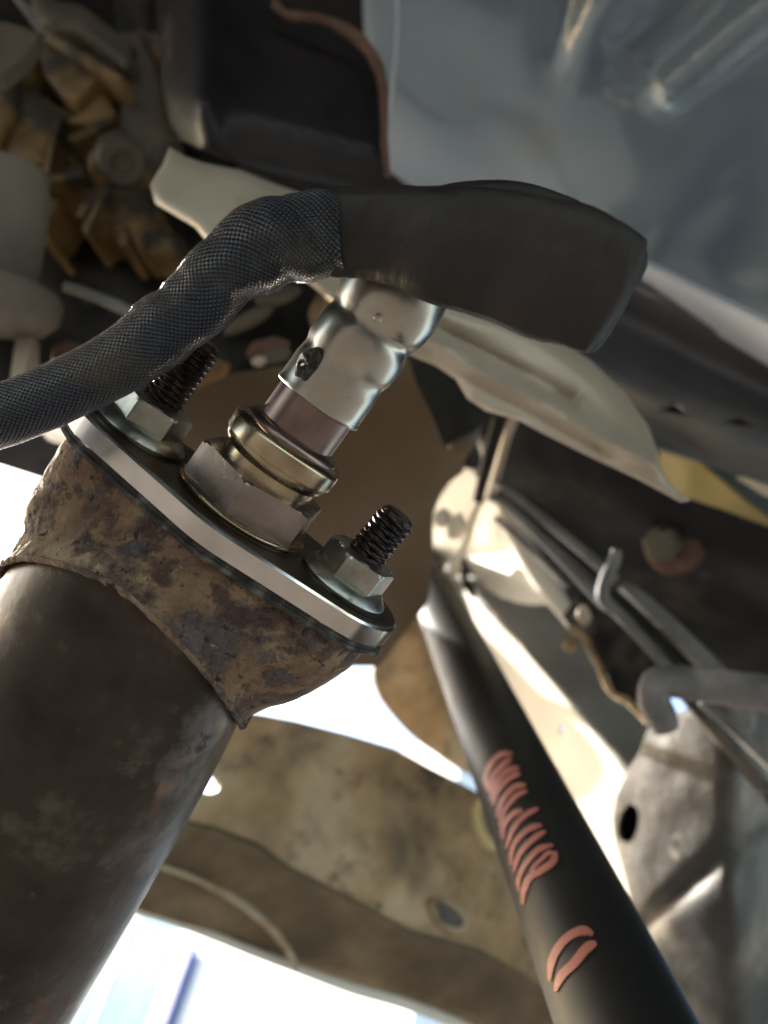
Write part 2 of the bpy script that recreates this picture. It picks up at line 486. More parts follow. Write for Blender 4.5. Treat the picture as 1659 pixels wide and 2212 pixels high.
# ---- flange plate
def oval(rc, re, off, n=72, dp=0):
    """convex hull outline of centre circle rc and two end circles re at +-off"""
    out = []
    for k in range(n):
        th = 2*pi*k/n
        d = (cos(th), sin(th))
        # support-function polar radius by marching
        best = 0
        for c, r in ((0, rc), (off, re), (-off, re)):
            b_ = d[0]*c
            disc = r*r-(c*c-b_*b_)
            if disc >= 0: best = max(best, b_+sqrt(disc))
        # hull tangent lines
        for sgn in (1, -1):
            if d[0]*sgn > 0:
                al = math.asin((rc-re)/off)
                nx, ny = sin(al)*sgn, cos(al)
                den = d[0]*nx+abs(d[1])*ny
                if den > 0:
                    t = rc/den
                    px = t*d[0]*sgn
                    if rc*sin(al) <= px <= off+re*sin(al): best = max(best, t)
        out.append((d[0]*best+dp, d[1]*best))
    return out
def extrude_rings(rings):
    """rings: list of (outline[(p,q)], h)"""
    n = len(rings[0][0]); V = []; Fs = []
    for ol, h in rings:
        V += [SP(p, q, h if not callable(h) else h(p, q)) for p, q in ol]
    for i in range(len(rings)-1):
        for k in range(n):
            k2 = (k+1) % n
            Fs.append((i*n+k, i*n+k2, (i+1)*n+k2, (i+1)*n+k))
    Fs.append(tuple(reversed(range(n)))); Fs.append(tuple(range((len(rings)-1)*n, len(rings)*n)))
    return V, Fs
def scl(ol, s): return [(p*(1-s/hypot(p, q)), q*(1-s/hypot(p, q))) for p, q in ol]
OV = oval(19.2, 13.4, 24.2, 120)
fl = thing('flange_plate', SP(0, 0, -4.4), 'thick oval steel flange plate with bright satin edge under the sensor', 'flange')
obj('plate_body', *extrude_rings([(scl(OV, .5), -4.4), (OV, -4.0), (OV, -.4), (scl(OV, .4), 0)]), 'steel', fl, sharp=30)
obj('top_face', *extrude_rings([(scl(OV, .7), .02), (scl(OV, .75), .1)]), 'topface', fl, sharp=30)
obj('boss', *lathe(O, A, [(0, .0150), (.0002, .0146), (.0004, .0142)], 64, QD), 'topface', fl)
for s in (-1, 1):       # oversize bolt hole seen beside the nut
    obj('bolt_hole', *lathe(SP(24.4*s+(1.8 if s > 0 else -1), 1.5, 0), A, [(.00008, .0082), (.00018, .0082)], 40, QD), 'dark', fl)
# gasket between plate and casting
gk = thing('flange_gasket', SP(0, 0, -6.2), 'sooty layered gasket squeezed under the steel flange plate', 'gasket')
def rag(ol, a): return [(p*(1+a*noise.noise(Vector((p*.5, q*.5, 3)))), q*(1+a*noise.noise(Vector((p*.5, q*.5, 3))))) for p, q in ol]
obj('upper_layer', *extrude_rings([(scl(OV, .9), -5.2), (scl(OV, .6), -5.1), (scl(OV, .7), -4.42)]), 'gasket', gk)
obj('lower_layer', *extrude_rings([(rag(scl(OV, 1.0), .04), -6.3), (rag(scl(OV, .1), .05), -6.1), (rag(scl(OV, .05), .05), -5.5), (rag(scl(OV, .5), .02), -5.22)]), 'gasket', gk)

# ---- exhaust pipe with rusty casting
ep = thing('exhaust_pipe', P(93, 1726, .165), 'wide dark smoked exhaust pipe with rusty cast outlet at the lower left', 'exhaust pipe')
AX0 = P(306, 1345, .1600); AX1 = P(-160, 2172, .166)
pa = (AX0-AX1).normalized()
PRr = .0288
px_, py_, pa_ = frame(pa, QD)
L_ = (AX0-AX1).length
def seam_h(th):
    return L_ - .0050 + .0185*max(0, cos(th-(pi/2+.10)))**1.15 - .002*max(0, cos(th)) - .004*max(0, -cos(th))
# th runs from PD (right) through the viewer side to the left; pipe-frame vectors for it
def pdir(th):
    dr = PD*cos(th)+QD*sin(th)
    return (dr-pa*dr.dot(pa)).normalized()
V = []; Fs = []; nS = 120
hs_ = [-.06+.006*k for k in range(0, 12)]
for fr in [0, .1, .2, .3, .4, .5, .6, .7, .8, .88, .94, 1]:
    for k in range(nS):
        th = 2*pi*k/nS
        h = -.06+(seam_h(th)+.0015+.06)*fr
        r = PRr*(1-.05*max(0, (fr-.8)/.2)**2)
        p = AX1+pa*h+pdir(th)*r
        p += pdir(th)*(.00035*noise.noise(p*60)+.00012*noise.noise(p*300))
        V.append(p)
for i in range(11):
    for k in range(nS):
        k2 = (k+1) % nS
        Fs.append((i*nS+k, i*nS+k2, (i+1)*nS+k2, (i+1)*nS+k))
Fs.append(tuple(range(11*nS, 12*nS)))
obj('pipe_body', V, Fs, 'pipe', ep, sharp=60)
# casting: loft from oval beneath gasket to a seam arch on the pipe
N = 260
OB = oval(18.5, 12.4, 23.0, N)
rings = []
def seam(th):     # axial position (from AX1) of the seam, th measured from the viewer side
    t_ = (th+pi) % (2*pi)-pi
    return t_
def pt_pipe(p, q, h, r):
    return None
ringsV = []
def dirpq(k): return OB[k]
HZ = 44
for j in range(HZ+1):
    t = j/HZ
    row = []
    for k in range(N):
        p, q = OB[k]
        th = atan2(q, p)
        # top ring
        T = SP(p, q, -6.25)
        # bottom ring lies on the pipe: project direction in the pipe frame
        dr = (PD*cos(th)+QD*sin(th)); dr = (dr-pa*dr.dot(pa)).normalized()
        front = sin(th)
        side = cos(th)
        ax = seam_h(th)
        B = AX1 + pa*ax + dr*(PRr*1.012)
        e = t*t*(3-2*t)
        q_ = T.lerp(B, e) if False else None
        # body keeps its width (bulging cup) then necks in to the pipe
        cup = SP(p*(.985), q*1.0, -6.25-11)
        ctrl1 = T + (T-O).normalized()*.0012 - A*(.015-.007*max(0, front))
        ctrl2 = B + pa*.006 - dr*.0016*(1-front)
        w0, w1, w2, w3 = (1-t)**3, 3*t*(1-t)**2, 3*t*t*(1-t), t**3
        pt = T*w0 + ctrl1*w1 + ctrl2*w2 + B*w3
        amp = .0005*sin(pi*t)
        nv = noise.noise(pt*80)*amp*2.2+noise.noise(pt*320)*amp*.8-.00035*max(0, noise.noise(pt*600)-.15)*2-.0006*max(0, noise.noise(pt*220+Vector((5, 0, 0)))-.25)
        row.append(pt+dr*nv)
    ringsV.append(row)
V = [p for r_ in ringsV for p in r_]
Fs = []
for j in range(HZ):
    for k in range(N):
        k2 = (k+1) % N
        Fs.append((j*N+k, (j+1)*N+k, (j+1)*N+k2, j*N+k2))
Fs.append(tuple(range(N)))
cast_ = obj('rusty_casting', V, Fs, 'rust', ep, sharp=60)
# weld bead along the seam
last = ringsV[-1]
path = []
for k in range(N+1):
    p = last[k % N]
    path.append((p, .0006*(1+.6*noise.noise(p*500))))
v_, f_, _ = tube(path, 8, cap=False)
obj('weld_bead', v_, f_, 'rust', cast_, sharp=80)

# ---- nuts and studs
def nut(pc, rot, label, tilt=0, hh=7.8):
    t = thing('flange_nut', SP(pc, 0, 0), label, 'nut', 'zinc flange nuts on the flange plate')
    R = 7.5*mm
    base = SP(pc, 0, 0)
    prof = [(.0, .0092), (.0008, .0094), (.0012, .0092), (.0022, .0081), (.0028, .0072)]
    obj('washer_flange', *lathe(base, A, prof, 56, QD), 'zinc', t)
    def hexr(th, h, r):
        a_ = ((th-rot) % (pi/3))-pi/6
        hx_ = R*cos(pi/6)/cos(a_)
        return min(hx_*1.0, r)
    prof = [(.0024, .0076), (.0062, .0076), (.0068, .0074), (.0073, .0069), (.0076, .0062), (.0078, .0050)]
    X_ = QD
    obj('hex_body', *lathe(base, A, prof, 96, X_, fn=hexr), 'zinc', t, sharp=25)
def stud(pc, h1, label, lean):
    t = thing('threaded_stud', SP(pc, 0, 0), label, 'stud', 'oily black studs through the flange plate')
    base = SP(pc, 0, 6.0); ax = (A+lean).normalized()
    n = int((h1-6.0)/.16)
    seg = 40; V = []; Fs = []
    X_, Y_, _a = frame(ax, QD)
    for i in range(n+1):
        h = (h1-6.0)*i/n
        for k in range(seg):
            th = 2*pi*k/seg
            ph = (h/1.25+k/seg) % 1
            tri = abs(ph-.5)*2
            r = 3.95-.62*tri
            top = (h1-6.0)-h
            if top < 1.0: r = min(r, 3.2+.5*top)
            p = base+ax*h*mm+(X_*cos(th)+Y_*sin(th))*r*mm
            r2 = 1+.03*noise.noise(p*900)
            V.append(base+ax*h*mm+(X_*cos(th)+Y_*sin(th))*r*mm*r2)
    for i in range(n):
        for k in range(seg):
            k2 = (k+1) % seg
            Fs.append((i*seg+k, i*seg+k2, (i+1)*seg+k2, (i+1)*seg+k))
    Fs.append(tuple(range(n*seg, (n+1)*seg)))
    thr_ = obj('thread', V, Fs, 'stud', t, sharp=50)
    obj('stud_tip', *lathe(SP(pc, 0, h1)+lean*(h1-6)*mm, ax, [(-.0002, .0030), (.0003, .0026)], 24, QD), 'stud', thr_)
nut(24.4, radians(-18), 'zinc plated flange nut at the right end of the flange plate')
nut(-24.6, radians(-10), 'zinc plated flange nut under the braided hose at the left end')
stud(24.4, 17.8, 'rusty black threaded stud standing out of the right nut', PD*.06)
stud(-24.6, 22, 'oily black threaded stud rising from the left nut beside the braided hose', PD*.03)

# ---- oxygen sensor
os_ = thing('oxygen_sensor', SP(0, 0, 2.4), 'oxygen sensor with hex body and shiny crimped steel shell', 'sensor')
obj('seal_ring', *lathe(SP(0, 0, .2), A, [(0, .0134), (.0003, .0139), (.0005, .0136), (.0007, .0135), (.0009, .0138), (.0011, .0136), (.0012, .0126)], 72, QD), 'bronze', os_)
def hexs(th, h, r):
    a_ = (th % (pi/3))-pi/6
    return min(13.9*mm*cos(pi/6)/cos(a_), r) if r > .0129 else r*min(1, .0121/.0129*1.04)
obj('hex_body', *lathe(SP(0, 0, 1.3), A, [(0, .0139), (.0066, .0139), (.0069, .01345), (.0071, .0130), (.0072, .0118)], 120, QD, fn=hexs), 'hex', os_, sharp=22)
obj('collar', *lathe(SP(0, 0, 9.6), A, [(-.002, .0098), (.0010, .0098), (.0018, .0106), (.0026, .0110), (.0032, .0111), (.0034, .0116), (.0062, .01165), (.0070, .0112), (.0074, .0104), (.0075, .0098)], 72, QD), 'bronze', os_)
obj('inner_ring', *lathe(SP(0, 0, 16.3), A, [(0, .0098), (.0008, .0099), (.0016, .0095), (.0022, .0088), (.0024, .0080)], 64, QD), 'brown', os_)
obj('neck_tube', *lathe(SP(0, 0, 16.4), A, [(0, .0079), (.0115, .0079)], 64, QD), 'brown', os_)
def crimp(th, h, r):
    k = math.exp(-((h-.0085)/.0014)**2)+math.exp(-((h-.0172)/.0014)**2)
    f = .5+.5*cos(th*6+.6)
    return r - .00042*k*(.85+.15*f)
pr = [(0, .0082), (.00005, .0088), (.0003, .0090), (.0007, .0089)]
for i in range(1, 45):
    h = .0007+i*.0007
    r = .00885
    if h < .0075: r = .0088
    if .0085 < h < .0172: r = .0088+.00045*sin(pi*(h-.0085)/.0087)
    if h >= .0172:
        x_ = (h-.0172)/.0115
        r = .0088+.0011*sin(min(pi, pi*x_*.95)) if x_ < 1 else .0088-.004*(x_-1)
    pr.append((h, max(.006, r)))
shell_ = obj('crimped_shell', *lathe(SP(0, 0, 25.4), A, pr, 96, QD, fn=crimp), 'shell', os_, sharp=70)
# burnt crater on the shell, pale bead standing in for a dimple's highlight
def on_shell(p, h, r=.0089):
    q = sqrt(max(0, (r*1000)**2-p*p)); return SP(p, q, h), (PD*p+QD*q).normalized()
V = []; Fs = []
c0, nn = on_shell(-4.2, 30.8)
tx = nn.cross(A).normalized(); ty = A
nr, ns = 7, 30
for i in range(nr+1):
    for k in range(ns):
        th = 2*pi*k/ns; rr = i/nr*2.7*(1+.3*noise.noise(Vector((cos(th)*1.5, sin(th)*1.5, 0))))
        pp = c0 + tx*cos(th)*rr*mm*-1 + ty*sin(th)*rr*1.12*mm
        # wrap to cylinder
        rel = pp - O; hh = rel.dot(A); pl = rel.dot(PD)
        rad = .00905+(.0006*(1-(i/nr)**2)*(.5+2.2*noise.noise(pp*1100)) if i < nr else -.0003)
        qq = sqrt(max(1e-8, rad*rad-pl*pl))
        V.append(O+A*hh+PD*pl+QD*qq)
for i in range(nr):
    for k in range(ns):
        k2 = (k+1) % ns
        Fs.append((i*ns+k, (i+1)*ns+k, (i+1)*ns+k2, i*ns+k2))
obj('burnt_crust', V, Fs, 'crust', shell_, sharp=40)
c1, n1_ = on_shell(1.5, 44.4, .0098)
obj('dimple_glint', *lathe(c1-n1_*.0004, n1_, [(0, .0009), (.0004, .00085), (.0007, .0006), (.0009, .0002)], 20, A), 'shield', shell_)
# pale silicone boot bending away beneath the sleeve
v_, f_, _ = pxtube([(842, 655, .1435, 92), (846, 622, .146, 84), (868, 590, .150, 70), (930, 575, .152, 60), (1010, 590, .150, 56)], 6, 28)
obj('wire_boot', v_, f_, 'rubber', os_)

# ---- braided hose and fabric sleeve
hb = thing('sensor_cable', P(600, 540, .13), 'black braided cable cover running into a wide fabric sleeve end', 'cable')
pts = [(-120, 935, .128, 66), (0, 900, .128, 67), (150, 838, .128, 67), (280, 768, .128, 70), (370, 700, .128, 76),
       (440, 640, .1275, 74), (500, 575, .127, 82), (580, 530, .127, 92), (660, 512, .127, 90), (745, 508, .1265, 84)]
def wr(t, th):
    x = t*9
    b_ = .10*(abs(sin(x*1.9+cos(th)*1.3))-.5)*(1 if x > 3.6 else .15)
    return 1+b_+.05*noise.noise(Vector((x*2.2, cos(th)*1.2, sin(th)*1.2)))*(1 if x > 3.6 else .3)
sp = spline(pts, 16)
V, Fs, UV = tube([(P(u, v, d), r*d/F) for u, v, d, r in sp], 64, fn=wr)
obj('braided_cover', V, Fs, 'braid', hb, uvs=UV, sharp=80)
pts = [(716, 506, .1262, 86, .7), (722, 506, .126, 90, .62), (780, 502, .1255, 94, .55), (860, 512, .124, 104, .5), (960, 532, .121, 122, .46), (1080, 556, .118, 136, .42),
       (1200, 590, .116, 146, .4), (1265, 614, .116, 144, .38), (1312, 632, .116, 138, .34), (1330, 640, .1165, 128, .28), (1337, 643, .117, 110, .22), (1340, 645, .1175, 60, .15)]
sp = spline(pts, 12)
def wr2(t, th):
    c, s = cos(th), sin(th)
    return 1+.06*noise.noise(Vector((t*7, c*1.3, s*1.3)))+.02*noise.noise(Vector((t*22, c*3, s*3)))+.03*noise.noise(Vector((t*3, c*5, s*5)))
V, Fs, UV = tube([(P(u, v, d), r*d/F) for u, v, d, r, f in sp], 72, flat=[p[4] for p in sp], fn=wr2)
slv_ = obj('fabric_sleeve', V, Fs, 'sleeve', hb, uvs=UV, sharp=80)
# folded second layer behind, standing up above the sleeve
pts = [(930, 440, .130, 30, .6), (1010, 440, .129, 46, .55), (1100, 455, .128, 60, .5), (1200, 490, .127, 66, .45), (1275, 535, .126, 62, .4), (1322, 568, .126, 52, .35), (1338, 590, .127, 30, .3)]
sp = spline(pts, 8)
V, Fs, UV = tube([(P(u, v, d), r*d/F) for u, v, d, r, f in sp], 40, flat=[p[4] for p in sp], fn=wr2)
obj('sleeve_fold', V, Fs, 'sleeve', slv_, uvs=UV, sharp=80)

# ================================================================== BACKGROUND PARTS
# glossy floor pan: near-horizontal sheet half a metre above the lens, pressed ribs top right
def fl_depth(h, tx=0, ty=0):
    def f(u, v):
        d = camdir((u-829.5)/F, -(v-1106)/F, 1)
        d = CR*((u-829.5)/F)+CU*(-(v-1106)/F)+CF
        n = Vector((tx, ty, 1))
        return h/d.dot(n)
    return f
fh = fl_depth(.47, .10, -.12)
def rib(u, v, a, b, wd):
    dx, dy = b[0]-a[0], b[1]-a[1]
    L2 = dx*dx+dy*dy
    t = max(0, min(1, ((u-a[0])*dx+(v-a[1])*dy)/L2))
    e = hypot(a[0]+t*dx-u, a[1]+t*dy-v)
    return math.exp(-(e/wd)**2)
def pan_d(u, v):
    d = fh(u, v)
    d -= .008*rib(u, v, (1440, -200), (1200, 170), 55)
    d += .009*rib(u, v, (1640, -120), (1380, 110), 60)
    d -= .010*rib(u, v, (1800, -100), (1450, 200), 40)
    d += .008*rib(u, v, (1250, -200), (1190, 170), 40)
    d += .0+.05*rib(u, v, (760, 500), (900, 560), 280)
    d += .010*rib(u, v, (1700, 250), (1480, 800), 120)
    return d
fp = thing('floor_pan', P(1250, 300, .45), 'large glossy pale grey floor pan of the car at the upper right', 'floor pan')
pan = [(780, -80), (1800, -80), (1800, 860), (1659, 720), (1500, 655), (1370, 580), (1250, 560), (1000, 520), (800, 500)]
obj('pan_sheet', *panel(pan, pan_d, .003, 20, noise_amp=.006, noise_sc=7), 'pan', fp, sharp=80)
v_, f_, _ = pxtube([(856, -60, .40, 3), (858, 60, .42, 3), (850, 170, .44, 3), (838, 260, .46, 3)], 8, 8)
obj('seam_bead', v_, f_, 'stripe', fp)
# sill below the pan
sl = thing('body_sill', P(1500, 800, .5), 'dark grey car sill with pale blue seam strip at the right edge', 'sill')
obj('pale_strip', *panel([(1340, 545), (1380, 565), (1500, 625), (1660, 702), (1760, 760), (1760, 870), (1659, 790), (1560, 730), (1460, 670), (1372, 620), (1330, 600)],
    plane3((1370, 560, .47), (1660, 720, .40), (1372, 620, .50)), .003, 20), 'stripe', sl)
sill_p = plane3((1300, 640, .50), (1700, 860, .42), (1300, 960, .47))
def sill_d(u, v):
    e = (v-640)-(u-1340)*.50
    return sill_p(u, v)+.012*sin(e/34)+.010*sin(e/75+1)
def slot(cx, cy, w_): return [(cx-w_, cy+6), (cx-w_*.3, cy-12), (cx, cy-14), (cx+w_*.5, cy+2), (cx+w_, cy+16), (cx+w_*.3, cy+14), (cx-w_*.5, cy+8)]
sw_ = obj('sill_web', *panel([(1250, 560), (1372, 612), (1460, 662), (1560, 722), (1659, 782), (1780, 850), (1780, 1130), (1659, 1045), (1560, 1010), (1400, 960), (1280, 900), (1200, 700)],
    sill_d, .003, 16, holes=[slot(1462, 884, 42), slot(1604, 908, 54)]), 'sill', sl, sharp=80)
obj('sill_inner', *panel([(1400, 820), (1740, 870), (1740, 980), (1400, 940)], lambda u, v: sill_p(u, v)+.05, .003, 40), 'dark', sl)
# yellowed strip of body under the sill
ys = thing('yellow_body_flange', P(1540, 1060, .47), 'yellowed painted body flange between the sill and the black rail', 'body flange')
yp = plane3((1420, 960, .48), (1700, 1120, .42), (1480, 1090, .47))
obj('yellow_paint', *panel([(1425, 975), (1450, 978), (1510, 1000), (1560, 1040), (1610, 1085), (1700, 1150), (1700, 1190), (1600, 1140), (1480, 1090), (1420, 1060)], yp, .003, 18, noise_amp=.002, noise_sc=30), 'yellow', ys)
obj('grey_paint', *panel([(1500, 995), (1600, 1015), (1760, 1075), (1760, 1200), (1640, 1120), (1570, 1050)], lambda u, v: yp(u, v)+.006, .003, 18), 'pan', ys)
obj('pale_rib', *panel([(1588, 1030), (1610, 1032), (1760, 1085), (1760, 1110), (1650, 1070)], lambda u, v: yp(u, v)-.002, .003, 18), 'plate', ys)

# black box bracket top centre
bb = thing('black_bracket', P(600, 200, .33), 'large black pressed bracket with rusty right edge at the top centre', 'bracket')
bo = [(300, -80), (560, -80), (578, -20), (605, 22), (650, 38), (705, 42), (760, 72), (800, 110), (826, 165), (834, 230), (830, 300), (836, 360), (850, 430), (700, 425), (640, 395), (520, 350), (430, 322), (392, 302), (368, 268), (352, 200), (345, 120), (335, 0)]
bpl = plane3((350, 0, .33), (830, 100, .36), (600, 420, .29))
def bdf(u, v):
    d = bpl(u, v)
    xl = 345+max(0, v-150)**1.55*.012
    e = max(0, u-xl)
    if e < 110: d += .045*(1-e/110)**2.2
    d -= .010*math.exp(-((u-440)/34)**2)
    eb = 330+(u-400)*.25-v
    if 0 < eb+110 < 220: d += .02*math.exp(-((eb)/70)**2)
    return d
obj('pressed_face', *panel(bo, bdf, .003, 15, noise_amp=.0015, noise_sc=30), 'box', bb, sharp=80)
v_, f_, _ = pxtube([(590, 8, .335, 9), (625, 34, .335, 10), (690, 42, .335, 11), (760, 74, .335, 14), (806, 124, .332, 13), (828, 190, .328, 11), (830, 300, .318, 8), (838, 380, .31, 7)], 8, 10,
                    fn=lambda t, th: 1+.4*noise.noise(Vector((t*14, cos(th), sin(th)))))
obj('rusty_edge', v_, f_, 'rustedge', bb)

# pale aluminium heat shield behind the sleeve
hsd = thing('heat_shield', P(900, 640, .25), 'pale thin aluminium heat shield behind the black sleeve', 'heat shield')
so_ = [(366, 318), (400, 338), (440, 352), (520, 368), (600, 400), (690, 430), (820, 470), (950, 560), (1100, 640), (1190, 722), (1280, 782), (1350, 850), (1400, 920), (1420, 975), (1432, 1020), (1445, 1045),
       (1490, 1080), (1470, 1085), (1380, 1036), (1280, 990), (1180, 940), (1120, 908), (1050, 888), (1010, 862), (985, 820), (940, 790), (880, 765), (800, 740), (700, 640), (600, 560), (470, 530), (452, 526), (420, 490), (335, 440), (324, 400), (338, 375), (352, 355)]
spl = plane3((340, 400, .245), (1400, 950, .27), (900, 770, .245))
def sdf(u, v):
    d = spl(u, v)
    # raised border around the large pocket on the right
    e = hypot((u-1120)/260, (v-870-(u-1120)*.45)/150)
    d += .006*(1/(1+math.exp((e-.85)*22)))
    # curled front lip
    y0 = 700+(u-930)*.56
    if u > 900: d += -.012*math.exp(-((v-y0-35)/22)**2)+.010*math.exp(-((v-y0+5)/20)**2)*(1 if u < 1250 else 0)
    if u < 620: d += .009*sin((u+v*.6)/75)*min(1, (620-u)/100)
    return d
obj('shield_sheet', *panel(so_, sdf, .0012, 13, noise_amp=.0012, noise_sc=28, lip=.006, lipw=14), 'shield', hsd, sharp=80)

# ---- transmission casting top left
tr = thing('transmission_case', P(200, 300, .42), 'tan cast aluminium transmission case with ribs and recesses', 'transmission')
cp = plane3((0, 0, .44), (450, 100, .42), (250, 650, .38))
def cdf(u, v):
    p = P(u, v, .42)
    n = noise.noise(p*26)
    return cp(u, v)+.045+(.02*n)+.006*noise.noise(p*70)
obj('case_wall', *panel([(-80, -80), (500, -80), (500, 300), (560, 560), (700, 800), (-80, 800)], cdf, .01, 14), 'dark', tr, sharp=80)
def cb(name, poly, dz, mt='cast', th=.03, sm=0, na=.0025):
    return obj(name, *panel(poly, lambda u, v: cp(u, v)+dz, th, 16, sm=sm, noise_amp=na*.4, noise_sc=30, lip=.003, lipw=16), mt, tr, sharp=50)
cb('case_rib', [(-60, 150), (30, 110), (55, 95), (48, 150), (42, 190), (30, 260), (0, 320), (-60, 330)], .0)
cb('case_block', [(88, 60), (135, 75), (190, 130), (240, 165), (200, 190), (165, 228), (140, 215), (95, 160), (82, 100)], .0)
cb('case_block', [(40, 180), (75, 200), (128, 232), (165, 250), (215, 200), (235, 215), (250, 245), (225, 270), (190, 275), (140, 262), (125, 290), (100, 360), (60, 355), (0, 330), (-60, 340), (-60, 210), (20, 190)], .006)
cb('case_block', [(-60, 345), (0, 340), (60, 370), (100, 380), (130, 330), (175, 345), (180, 370), (150, 400), (105, 480), (85, 510), (60, 480), (0, 410), (-60, 390)], .004)
cb('case_web', [(60, -40), (120, 0), (175, 10), (240, 60), (290, 100), (250, 160), (215, 125), (170, 75), (110, 60), (70, 35)], .004, 'castg')
cb('case_web', [(240, -40), (330, -40), (330, 60), (300, 130), (290, 240), (300, 300), (240, 290), (230, 190), (290, 110), (250, 60)], .02, 'rail')
cb('case_web', [(185, 55), (230, 75), (285, 118), (272, 150), (235, 128), (190, 80)], -.002, 'castg', .02)
cb('case_wall_pad', [(250, 70), (345, 70), (350, 160), (362, 260), (380, 300), (340, 330), (320, 380), (270, 330), (250, 300), (262, 200), (240, 120)], .012, 'castg', na=.004)
cb('case_foot', [(190, 380), (215, 392), (260, 400), (310, 385), (325, 440), (345, 448), (310, 500), (290, 525), (275, 500), (265, 530), (240, 500), (215, 520), (200, 470), (180, 440), (185, 400)], .002)
cb('case_foot', [(310, 500), (345, 495), (395, 512), (398, 530), (375, 560), (340, 548), (300, 540)], -.004)
cb('case_nub', [(168, 445), (182, 433), (190, 445), (182, 465), (165, 468)], -.01, na=0)
cb('case_nub', [(258, 500), (270, 490), (280, 505), (275, 528), (258, 530)], -.012, na=0)
cb('case_nub', [(290, 502), (302, 495), (310, 512), (300, 528), (288, 522)], -.012, na=0)
for (a, b, w_, dz) in (((92, 58), (262, 172), 9, -.012), ((300, 60), (372, 150), 8, -.004), ((128, 250), (98, 372), 8, -.010), ((60, 395), (180, 372), 7, -.012), ((150, 300), (236, 262), 8, -.014), ((182, 500), (232, 405), 7, -.012), ((20, 415), (100, 520), 8, -.01)):
    dx, dy = b[0]-a[0], b[1]-a[1]; l = hypot(dx, dy); nx, ny = -dy/l*w_, dx/l*w_
    cb('straight_rib', [(a[0]+nx, a[1]+ny), (b[0]+nx, b[1]+ny), (b[0]-nx, b[1]-ny), (a[0]-nx, a[1]-ny)], dz, 'cast', .03, na=0)
bt = thing('case_bolt', P(262, 352, .39), 'round boss with a worn bolt head on the transmission case', 'bolt')
bn = (CAM-P(262, 352, .39)).normalized()*.9+CU*-.25+CR*.15
bn.normalize()
obj('bolt_boss', *lathe(P(262, 372, .405), bn, [(-.03, .0165), (0, .0160), (.002, .0145)], 40), 'cast', bt)
obj('bolt_head', *lathe(P(262, 345, .40), bn, [(-.01, .0125), (.004, .0125), (.006, .011), (.0065, .006), (.004, .005)], 40,
    fn=lambda th, h, r: r*(1+.05*noise.noise(Vector((cos(th)*2, sin(th)*2, h*200))))), 'castg', bt)
# grey top-left wedge and diagonal rods
wd = thing('grey_cover_plate', P(30, 60, .36), 'plain grey cover plate in the top left corner', 'cover plate')
obj('cover_sheet', *panel([(-80, 40), (20, 50), (75, 68), (85, 78), (45, 130), (0, 165), (-80, 190)], plane3((0, 60, .37), (80, 70, .36), (0, 160, .35)), .006, 20), 'castg', wd)
v_, f_, _ = pxtube([(20, -30, .35, 9), (85, 60, .36, 9), (92, 75, .365, 8)], 6, 12)
tag(obj('shift_rod', v_, f_, 'line'), 'thin grey rod crossing the top left corner', 'rod')
# pale rounded mount on the left edge
mtt = thing('rubber_mount', P(30, 600, .30), 'dusty grey rounded mount cut off by the left edge', 'mount')
v_, f_ = lathe(P(0, 520, .33), (camdir(.10, 1, -.15)).normalized(), [(-.040, .002), (-.039, .012), (-.035, .024), (-.030, .0285), (-.0235, .0290), (-.0215, .0275), (-.020, .0190), (-.018, .0176), (.0, .0174), (.02, .0172), (.032, .0150), (.036, .008)], 56)
obj('mount_body', v_, f_, 'rubber', mtt)
obj('mount_stem', *panel([(40, 700), (68, 706), (66, 760), (50, 810), (20, 830), (30, 760)], plane3((40, 700, .34), (70, 700, .34), (30, 800, .32)), .01, 14), 'shield', mtt)
obj('mount_stem', *panel([(-60, 715), (35, 712), (30, 780), (0, 850), (-60, 850)], plane3((0, 700, .36), (70, 700, .36), (30, 800, .34)), .01, 14), 'rail', mtt)
# dark mass and small shiny bits behind the hose
dk = thing('engine_underside', P(350, 650, .45), 'dark greasy engine underside behind the braided hose', 'engine part')
ek = plane3((100, 600, .42), (700, 700, .38), (300, 800, .38))
obj('dark_wall', *panel([(60, 520), (180, 560), (300, 560), (430, 500), (500, 470), (700, 560), (800, 640), (800, 900), (640, 820), (520, 830), (400, 880), (300, 980), (60, 900), (60, 620)],
    lambda u, v: ek(u, v)+.012*noise.noise(P(u, v, .4)*40), .02, 15), 'dark', dk, sharp=80)
v_, f_, _ = pxtube([(140, 618, .34, 11), (200, 638, .34, 11), (260, 664, .34, 13), (310, 690, .34, 10)], 6, 14)
obj('grey_rod', v_, f_, 'line', dk)
def blob(u, v, d, rx, ry, rot, mt, name, parent, seed=0, zz=.6):
    V = []; Fs = []; n, m_ = 12, 20
    for i in range(n+1):
        la = -pi/2+pi*i/n
        for k in range(m_):
            lo = 2*pi*k/m_
            x, y, z = cos(la)*cos(lo), cos(la)*sin(lo), sin(la)
            f = 1+.22*noise.noise(Vector((x*1.6+seed, y*1.6, z*1.6)))
            a_, b_ = x*rx*f, y*ry*f
            c, s = cos(rot), sin(rot)
            dd = d*(1+0)
            V.append(P(u, v, d)+CR*((a_*c-b_*s)/F*d)+CU*(-(a_*s+b_*c)/F*d)+CF*(z*zz*min(rx, ry)*f/F*d))
    for i in range(n):
        for k in range(m_):
            k2 = (k+1) % m_
            Fs.append((i*m_+k, i*m_+k2, (i+1)*m_+k2, (i+1)*m_+k))
    return obj(name, V, Fs, mt, parent, sharp=80)
blob(150, 770, .35, 42, 30, .6, 'rustedge', 'rusty_lump', dk, 1)
blob(580, 755, .36, 44, 26, -.2, 'rustedge', 'rusty_lump', dk, 2)
blob(600, 765, .352, 30, 17, -.2, 'castg', 'worn_bolt', dk, 3)
blob(560, 780, .350, 16, 11, -.2, 'shield', 'worn_bolt', dk, 4)
